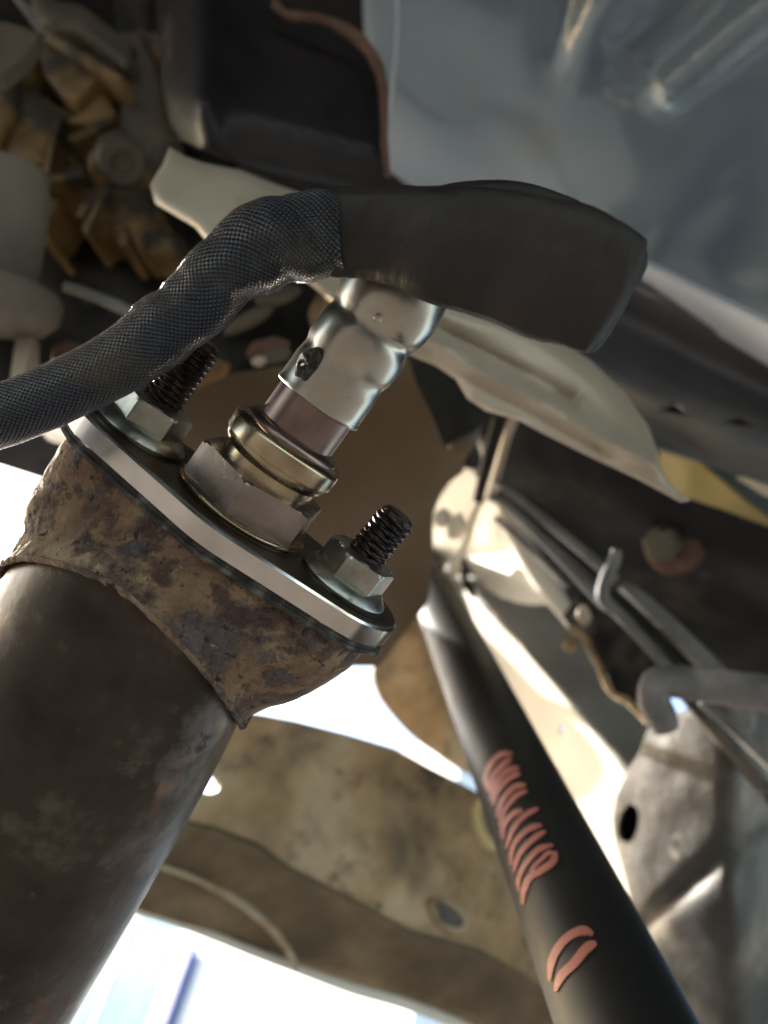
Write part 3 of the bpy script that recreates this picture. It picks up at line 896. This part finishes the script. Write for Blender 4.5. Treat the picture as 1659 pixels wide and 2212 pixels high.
blob(455, 812, .36, 46, 26, -.7, 'cast', 'brass_fitting', dk, 5)
blob(600, 640, .37, 52, 22, -.3, 'castg', 'grey_lump', dk, 6)
blob(540, 690, .372, 60, 18, -.5, 'castg', 'grey_lump', dk, 7)
blob(690, 665, .36, 18, 44, .35, 'cast', 'tan_lump', dk, 8)

# ---- big brown pipe behind the sensor
bp_ = thing('brown_front_pipe', P(700, 1000, .32), 'wide plain brown front pipe out of focus behind the sensor', 'exhaust pipe')
pts = [(430, 1130, .34, 190), (560, 1040, .335, 230), (700, 1080, .335, 275), (770, 1170, .335, 250), (800, 1260, .34, 210)]
bo2 = [(392, 862), (440, 832), (500, 808), (590, 792), (700, 780), (800, 745), (870, 740), (900, 830), (935, 900), (960, 965), (1005, 990), (1000, 1020), (960, 1050), (935, 1110), (935, 1200), (925, 1300), (880, 1360), (820, 1440), (740, 1440), (500, 1300), (330, 1100), (360, 900)]
bq = plane3((400, 900, .31), (1000, 1000, .34), (700, 1400, .33))
def bpd(u, v):
    e = (u-830)*.80+(v-1250)*.25
    s = ((u-400)*.35+(v-860)*.9)/560
    return bq(u, v)+.03*(2*s-1)**2-.0+.012*(1/(1+math.exp(-((u-700)*.5+(v-1230)*.85)/12)))
obj('pipe_wall', *panel(bo2, bpd, .004, 22, sm=0, noise_amp=.001, noise_sc=20), 'brownpipe', bp_, sharp=80)
# tan bulging bracket beyond it
tb = thing('tan_crossmember_horn', P(930, 1500, .42), 'tan painted bracket tapering down between the flange and the black bar', 'bracket')
to = [(925, 1290), (880, 1330), (835, 1400), (806, 1440), (812, 1490), (850, 1550), (900, 1600), (960, 1640), (1040, 1680), (1120, 1720), (1120, 1600), (1050, 1400), (1000, 1290)]
tp = plane3((900, 1300, .74), (1100, 1300, .78), (950, 1680, .70))
obj('bracket_sheet', *panel(to, lambda u, v: tp(u, v)-.02*math.exp(-((u-910-(v-1440)*.3)/60)**2), .006, 18, sm=3), 'tan', tb, sharp=80)
# crossmember with round cut-out
cm = thing('crossmember', P(700, 1850, .42), 'dirty tan chassis crossmember with a dark lower face below the flange', 'crossmember')
cq = plane3((500, 1600, .40), (1150, 1800, .47), (500, 1900, .385))
up = [(440, 1500), (500, 1538), (560, 1545), (640, 1560), (760, 1590), (860, 1622), (940, 1665), (1010, 1700), (1060, 1730), (1200, 1800), (1300, 2240), (1180, 2150), (1040, 2060), (900, 2020), (780, 1960), (620, 1880), (500, 1800), (330, 1760), (200, 1720), (-100, 1560), (-100, 1330), (200, 1380), (330, 1440)]
def cdu(u, v): return cq(u, v)+.004*sin((v-1500-(u-500)*.42)/60)
obj('upper_face', *panel(up, cdu, .004, 20, holes=[ell(446, 1690, 30, 22, .5)], noise_amp=.0025, noise_sc=24), 'tan', cm, sharp=80)
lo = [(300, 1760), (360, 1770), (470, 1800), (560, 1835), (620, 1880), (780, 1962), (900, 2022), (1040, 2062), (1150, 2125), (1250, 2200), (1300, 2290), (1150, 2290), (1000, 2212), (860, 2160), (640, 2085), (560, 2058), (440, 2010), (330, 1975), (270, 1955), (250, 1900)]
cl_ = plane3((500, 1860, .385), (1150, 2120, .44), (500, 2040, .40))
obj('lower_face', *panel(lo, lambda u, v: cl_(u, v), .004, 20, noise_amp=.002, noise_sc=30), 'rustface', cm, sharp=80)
v_, f_, _ = pxtube([(300, 1862, .375, 9), (350, 1872, .378, 9), (430, 1902, .382, 10), (510, 1945, .386, 11), (575, 1995, .39, 11), (620, 2050, .395, 10), (640, 2092, .398, 9)], 8, 12, fn=lambda t, th: .75+.3*noise.noise(Vector((t*14, cos(th), sin(th)))))
obj('curved_rim', v_, f_, 'rustrim', cm)
v_, f_, _ = pxtube([(250, 1958, .385, 9), (330, 1976, .39, 9), (440, 2014, .395, 9), (560, 2062, .40, 9), (640, 2092, .405, 9), (760, 2135, .41, 11), (880, 2170, .42, 11), (1010, 2222, .43, 11), (1100, 2280, .44, 11)], 8, 12)
obj('lower_rim', v_, f_, 'plate', cm)
v_, f_, _ = pxtube([(p[0], p[1], .425, 6) for p in ell(968, 1976, 44, 24, .65, 14)]+[(968+44*cos(.65), 1976+44*sin(.65), .425, 6)], 4, 10, cap=False)
ring_ = obj('plug_ring', v_, f_, 'rustrim', cm)
obj('plug_disc', *panel(ell(968, 1976, 40, 21, .65), lambda u, v: .428, .004, 12), 'line', ring_)
obj('sun_blocker', *panel([(830, 1440), (808, 1422), (560, 1392), (420, 1400), (330, 1425), (70, 1380), (52, 1225), (150, 1222), (330, 1238), (500, 1246), (520, 1340), (560, 1372), (812, 1402), (850, 1400)], lambda u, v: tp(u, v)-.002, .006, 24), 'tan', tb, sharp=80)  # added sheet hidden behind the casting, keeps sun off the black bar
cpn = thing('wiring_clip', P(1060, 1790, .40), 'small yellowed plastic clip on the crossmember beside the black bar', 'clip')
v_, f_, _ = pxtube([(1035, 1730, .42, 8), (1028, 1760, .42, 9), (1040, 1800, .42, 10), (1060, 1825, .42, 12), (1085, 1822, .42, 10)], 6, 12)
obj('clip_body', v_, f_, 'yellow', cpn)

# ---- black bar with red marker loops
br = thing('black_bar', P(1100, 1700, .3), 'black straight bar with red spiral paint marks running to the bottom right', 'bar')
BR = .0157
def bar_d(v): return F*2*.014/(87+(v-1300)*.1876)
B0 = P(946, 1300, bar_d(1300)); B1 = P(1326, 2160, bar_d(2160))
ba = (B1-B0).normalized()
Lb = (B1-B0).length
bprof = [(-.13, BR*.7), (-.125, BR*.9), (-.11, BR*1.0), (-.06, BR), (-.02, BR*1.0)]+[(Lb*1.25*k/10, BR) for k in range(11)]
obj('bar_body', *lathe(B0, ba, bprof, 64, CU, fn=lambda th, h, r: r*(1+.008*noise.noise(Vector((cos(th)*1.5, sin(th)*1.5, h*25))))), 'bar', br)
def hit_bar(u, v, R=BR+.00035):
    d = (P(u, v, 1)-CAM).normalized()
    w0 = CAM-B0
    d1 = d-ba*d.dot(ba); w1 = w0-ba*w0.dot(ba)
    a_, b_, c_2 = d1.dot(d1), 2*d1.dot(w1), w1.dot(w1)-R*R
    disc = b_*b_-4*a_*c_2
    if disc < 0:
        t = -b_/(2*a_)
        q = CAM+d*t; foot = B0+ba*(q-B0).dot(ba)
        return foot+(q-foot).normalized()*R
    return CAM+d*((-b_-sqrt(disc))/(2*a_))
def mark(pts, wpx, taper=.5):
    pts = [(987.5+.2808*x, 1591+.2808*y) for x, y in pts]
    sp_ = spline(pts, 7); n = len(sp_); V = []; Fs = []
    for i, (x, y) in enumerate(sp_):
        a_ = sp_[max(i-1, 0)]; b_ = sp_[min(i+1, n-1)]
        tx_, ty_ = b_[0]-a_[0], b_[1]-a_[1]; l = hypot(tx_, ty_) or 1
        t = i/(n-1)
        w_ = wpx*.52*(.35+.65*min(1, t*6, (1-t)*5))*(1.1-.3*t)*(1+.12*noise.noise(Vector((x*.05, y*.05, wpx))))
        for s in (1, 0, -1):
            V.append(hit_bar(x-ty_/l*w_*s, y+tx_/l*w_*s))
    for i in range(n-1):
        for k in (0, 1):
            a0 = i*3+k
            Fs.append((a0, a0+1, a0+4, a0+3))
    # give the paint a little thickness
    nV = len(V)
    ax_f = lambda p: (p-(B0+ba*(p-B0).dot(ba))).normalized()
    V2 = [p-ax_f(p)*.0003 for p in V]
    rim = []
    Fs2 = [tuple(nV+i for i in reversed(f)) for f in Fs]
    obj('paint_mark', V+V2, Fs+Fs2, 'pink', br, sharp=80)
for pts_ in ([(425, 130), (330, 140), (245, 230), (215, 330), (240, 420)], [(415, 165), (330, 230), (265, 320), (245, 430)],
             [(475, 238), (380, 262), (290, 370), (255, 490)], [(485, 278), (390, 325), (300, 430), (272, 530)],
             [(530, 370), (430, 392), (335, 510), (305, 625)], [(540, 412), (440, 465), (355, 580), (325, 690)],
             [(500, 560), (410, 610), (352, 700), (352, 790)], [(625, 552), (520, 605), (425, 720), (375, 865)],
             [(650, 680), (540, 715), (430, 840), (412, 990)], [(680, 725), (580, 790), (475, 910), (432, 1045)],
             [(738, 832), (620, 872), (510, 1000), (468, 1110), (475, 1185)]):
    mark(pts_, 11)
mark([(755, 880), (735, 960), (640, 1030), (560, 1080), (515, 1170), (502, 1290)], 15)
mark([(738, 890), (690, 900), (650, 940), (600, 985), (560, 1040)], 9)
mark([(1045, 1520), (960, 1490), (850, 1540), (765, 1640), (722, 1740), (708, 1880)], 18)
mark([(1070, 1585), (990, 1630), (900, 1740), (800, 1840), (752, 1960)], 20)

# ---- bright plate and bracket on the right
bpT = thing('bright_suspension_plate', P(1150, 1500, .5), 'sunlit pale suspension plate with a drain slot right of the black bar', 'plate')
io = [(960, 1270), (990, 1268), (1022, 1288), (1126, 1393), (1238, 1528), (1318, 1624), (1366, 1690), (1420, 1760), (1560, 1860), (1560, 2290), (1330, 2290), (1150, 1850), (1060, 1600)]
ip = plane3((1000, 1300, .66), (1400, 1560, .46), (1150, 2000, .66))
obj('plate_sheet', *panel(io, lambda u, v: ip(u, v), .003, 20, holes=[ell(1212, 1576, 5, 14, .35, 14)], noise_amp=.0015, noise_sc=20), 'plate', bpT, sharp=80)
obj('shaded_face', *panel([(985, 1240), (1050, 1250), (1110, 1280), (1180, 1280), (1240, 1310), (1300, 1350), (1360, 1440), (1420, 1500), (1460, 1540), (1450, 1650), (1400, 1720), (1360, 1692), (1318, 1630), (1238, 1533), (1126, 1398), (1020, 1292)],
    lambda u, v: ip(u, v)-.004+.0006*max(0, (u-1018)*.742-(v-1284)*.67), .003, 14), 'plate_shade', bpT, sharp=80)  # shadowed part of the plate, darkened by its own grey
bj = thing('dusty_suspension_bracket', P(1500, 1800, .42), 'dark dusty curved bracket with a round hole at the right edge', 'bracket')
jo = [(1440, 1548), (1400, 1575), (1378, 1630), (1352, 1672), (1330, 1720), (1322, 1770), (1330, 1830), (1352, 1900), (1372, 1990), (1400, 2100), (1440, 2200), (1480, 2290), (1760, 2290), (1760, 1440), (1560, 1500)]
def jdf(u, v):
    x = max(0, min(1, (u-1322-max(0, v-1850)*.12)/240))
    return .475-.075*x*(1.35-.35*x)+.02*max(0, (v-1950)/300)+.03*max(0, (u-1580)/100)+.006*math.exp(-((v-1900+(u-1500)*.9)/30)**2)
hl = ell(1357, 1778, 22, 42, .22)
shl_ = obj('bracket_shell', *panel(jo, jdf, .003, 16, holes=[hl], noise_amp=.003, noise_sc=28), 'mount', bj, sharp=80)
n_ = len(hl)
rings_ = [[P(u, v, jdf(u, v)+.001) for u, v in hl], [P(u, v, jdf(1357, 1778)+.022) for u, v in hl]]
obj('hole_dark_cup', rings_[0]+rings_[1], [(k, k+n_, (k+1) % n_+n_, (k+1) % n_) for k in range(n_)]+[tuple(range(n_, 2*n_))], 'dark', shl_)  # closed dark cup added to paint the hole's shade
# junction at the top of the bar
jn = thing('bar_end_clamp', P(1000, 1180, .58), 'sunlit pale clamp holding the upper end of the black bar', 'clamp')
jp = plane3((930, 1150, .66), (1180, 1300, .48), (950, 1290, .64))
obj('clamp_plate', *panel([(1005, 1075), (1050, 1050), (1075, 1095), (1110, 1150), (1150, 1210), (1190, 1290), (1170, 1306), (1110, 1300), (1050, 1268), (1010, 1215), (995, 1150)], jp, .006, 14, sm=3), 'plate', jn, sharp=80)
obj('clamp_wing', *panel([(960, 1060), (1000, 1012), (1030, 1030), (1035, 1080), (1015, 1110), (990, 1200), (935, 1205), (925, 1160), (928, 1120)], lambda u, v: jp(u, v)-.008, .012, 14, sm=2, noise_amp=.002), 'plate', jn, sharp=80)
obj('clamp_tongue', *panel([(935, 1205), (955, 1215), (985, 1290), (1000, 1330), (960, 1330), (915, 1310), (898, 1292)], lambda u, v: jp(u, v)-.015, .008, 14), 'plate', jn)
blob(985, 1138, .56, 22, 30, .4, 'plate', 'clamp_bolt', jn, 1)
blob(955, 1120, .565, 20, 24, .8, 'plate', 'clamp_bolt', jn, 2)
blob(978, 1232, .56, 17, 26, .3, 'plate', 'clamp_bolt', jn, 3)
blob(1010, 1262, .565, 10, 34, -.5, 'dark', 'clamp_gap', jn, 3)
# black rubber bump and straps behind
rb = thing('rubber_bump_stop', P(940, 870, .44), 'black rubber block beneath the pale heat shield', 'bump stop')
obj('rubber_block', *panel([(890, 800), (920, 780), (980, 800), (1030, 850), (1050, 890), (1030, 930), (960, 960), (930, 930), (905, 905), (880, 880)], plane3((890, 800, .36), (1050, 890, .37), (950, 960, .36)), .04, 14, noise_amp=.003), 'dark', rb, sharp=50)
blob(925, 935, .37, 14, 20, -.2, 'cast', 'rubber_tab', rb, 4)
blob(1000, 945, .375, 30, 42, .5, 'castg', 'worn_tab', rb, 5)
blob(985, 985, .375, 26, 16, -.4, 'cast', 'worn_tab', rb, 6)
st = thing('strap_stay', P(1070, 990, .42), 'pair of narrow upright straps below the pale heat shield', 'strap')
v_, f_, _ = pxtube([(1078, 900, .40, 12), (1055, 980, .41, 12), (1032, 1080, .43, 11)], 5, 10)
obj('dark_strap', v_, f_, 'dark', st)
v_, f_, _ = pxtube([(1112, 900, .40, 10), (1090, 960, .41, 10), (1060, 1070, .44, 11)], 5, 10)
obj('pale_strap', v_, f_, 'shield', st)

# ---- chassis rail
cr = thing('chassis_rail', P(1350, 1200, .46), 'black chassis rail crossing the right side with a rusty bolt', 'chassis rail')
ro = [(1040, 850), (1120, 908), (1180, 942), (1280, 990), (1380, 1038), (1480, 1085), (1560, 1112), (1659, 1150), (1760, 1190), (1760, 1560), (1560, 1520), (1420, 1430), (1300, 1330), (1180, 1210), (1060, 1060), (1030, 950)]
rp = plane3((1100, 950, .44), (1659, 1200, .41), (1300, 1330, .50))
def rdf(u, v):
    e = (v-940)-(u-1130)*.42
    return rp(u, v)+.012*(1/(1+math.exp(-(e-110)/16)))-.0*e
web_ = obj('rail_web', *panel(ro, rdf, .004, 17, noise_amp=.002, noise_sc=26), 'rail', cr, sharp=80)
v_, f_, _ = pxtube([(1110, 905, .438, 5), (1180, 940, .436, 6), (1380, 1036, .425, 6), (1480, 1083, .42, 6), (1659, 1148, .408, 7), (1760, 1188, .4, 7)], 6, 10)
obj('rail_edge', v_, f_, 'tan', web_)
rbn = (CAM-P(1420, 1170, .43)).normalized()*.8-CR*.45-CU*.1
rb2 = thing('rail_bolt', P(1420, 1170, .43), 'rusty flanged bolt on the black chassis rail', 'bolt')
obj('bolt_washer', *lathe(P(1452, 1180, .437), rbn, [(-.006, .0165), (.001, .0165), (.002, .0155), (.0025, .012)], 36), 'rustedge', rb2)
obj('bolt_head', *lathe(P(1436, 1172, .434), rbn, [(0, .0105), (.007, .0100), (.009, .008), (.0092, .003)], 36, fn=lambda th, h, r: r*(.93+.07*cos(6*th))), 'castg', rb2)
blob(1432, 1138, .405, 9, 12, 0, 'dark', 'bolt_pit', rb2, 2)

# ---- lines and fittings
def line(name, label, cat, pts_, mt='line', n=8, seg=14, group=None, fn=None):
    v_, f_, _ = pxtube(pts_, n, seg, fn=fn)
    return tag(obj(name, v_, f_, mt), label, cat, group)
line('brake_line', 'upper grey brake line running below the black chassis rail', 'brake line', [(1068, 1042, .43, 8), (1100, 1062, .42, 9), (1200, 1142, .41, 10), (1300, 1225, .40, 11), (1330, 1252, .40, 11)], group='brake lines')
line('brake_line', 'middle grey brake line passing under the pale clamp', 'brake line', [(1060, 1075, .43, 8), (1100, 1098, .42, 9), (1200, 1196, .41, 10), (1300, 1300, .40, 11), (1335, 1325, .40, 12), (1440, 1438, .39, 12), (1480, 1480, .39, 12)], group='brake lines')
line('brake_line', 'short dim brake line lowest of the grey lines', 'brake line', [(1070, 1118, .45, 7), (1160, 1200, .44, 7), (1226, 1268, .43, 8)], 'sway', group='brake lines')
line('thick_hose', 'thicker grey hose continuing beyond the pale clamp', 'hose', [(1345, 1265, .40, 12), (1380, 1290, .395, 17), (1440, 1345, .39, 19), (1550, 1455, .385, 22), (1620, 1520, .385, 22)])
line('line_clamp', 'pale bent clamp holding the brake lines', 'clamp', [(1332, 1188, .385, 10), (1325, 1215, .385, 14), (1308, 1250, .385, 13), (1302, 1290, .385, 14), (1325, 1318, .388, 11)], 'line')
line('sway_bar', 'thick dusty grey bar bending down at its left end', 'sway bar', [(1440, 1575, .35, 28), (1428, 1545, .35, 33), (1412, 1508, .35, 34), (1422, 1474, .35, 33), (1470, 1474, .35, 36), (1560, 1484, .345, 38), (1680, 1502, .335, 40), (1780, 1515, .33, 41)], 'sway', 10, 24,
     fn=lambda t, th: 1+.05*noise.noise(Vector((t*18, cos(th)*2, sin(th)*2))))
line('lower_pipe', 'thin dusty pipe passing under the thick dusty bar at the right edge', 'pipe', [(1515, 1515, .385, 10), (1590, 1580, .38, 11), (1700, 1685, .37, 12)], 'sway')
line('brake_line', 'dark thin line tucked between the middle line and the black rail edge', 'brake line', [(1078, 1058, .44, 6), (1190, 1160, .425, 7), (1300, 1262, .41, 7), (1400, 1360, .405, 8), (1500, 1448, .40, 9), (1600, 1500, .395, 9)], 'rail', group='brake lines')
line('lower_hose', 'dim hose leaving the lower edge of the ragged bracket under the thick dusty bar', 'hose', [(1340, 1330, .425, 12), (1400, 1405, .42, 14), (1480, 1500, .41, 16), (1580, 1620, .40, 16), (1700, 1760, .39, 17)], 'mount')
# ragged bracket with tan edge
rg = thing('ragged_line_bracket', P(1320, 1430, .44), 'dusty line bracket with wavy tan edge below the brake lines', 'bracket')
rgo = [(1245, 1290), (1262, 1312), (1285, 1320), (1330, 1330), (1420, 1430), (1440, 1480), (1400, 1560), (1372, 1530), (1350, 1512), (1322, 1498), (1303, 1462), (1290, 1430), (1272, 1400), (1262, 1372), (1232, 1355), (1215, 1330)]
rgp = plane3((1250, 1300, .44), (1400, 1450, .40), (1300, 1460, .42))
bpl_ = obj('bracket_plate', *panel(rgo, rgp, .005, 12, noise_amp=.004, noise_sc=50), 'rail', rg, sharp=80)
v_, f_, _ = pxtube([(1232, 1358, .425, 8), (1262, 1374, .42, 9), (1274, 1402, .418, 8), (1292, 1434, .416, 8), (1305, 1466, .412, 8), (1325, 1500, .41, 8), (1352, 1512, .405, 9), (1376, 1534, .40, 8), (1400, 1562, .395, 8)], 6, 10, fn=lambda t, th: 1+.3*noise.noise(Vector((t*12, cos(th), 0))))
obj('wavy_edge', v_, f_, 'tan', bpl_)
blob(1232, 1392, .43, 18, 16, .3, 'tan', 'bolt_tip', rg, 3)
blob(1262, 1330, .42, 14, 24, -.2, 'shield', 'pale_tab', rg, 5)
lk = thing('pale_link_arm', P(1160, 1230, .5), 'pale slanting link arm beneath the brake lines', 'link arm')
v_, f_, _ = pxtube([(1085, 1085, .50, 22), (1120, 1160, .49, 26), (1175, 1255, .48, 24), (1240, 1345, .465, 18)], 6, 16)
obj('arm_tube', v_, f_, 'plate', lk)
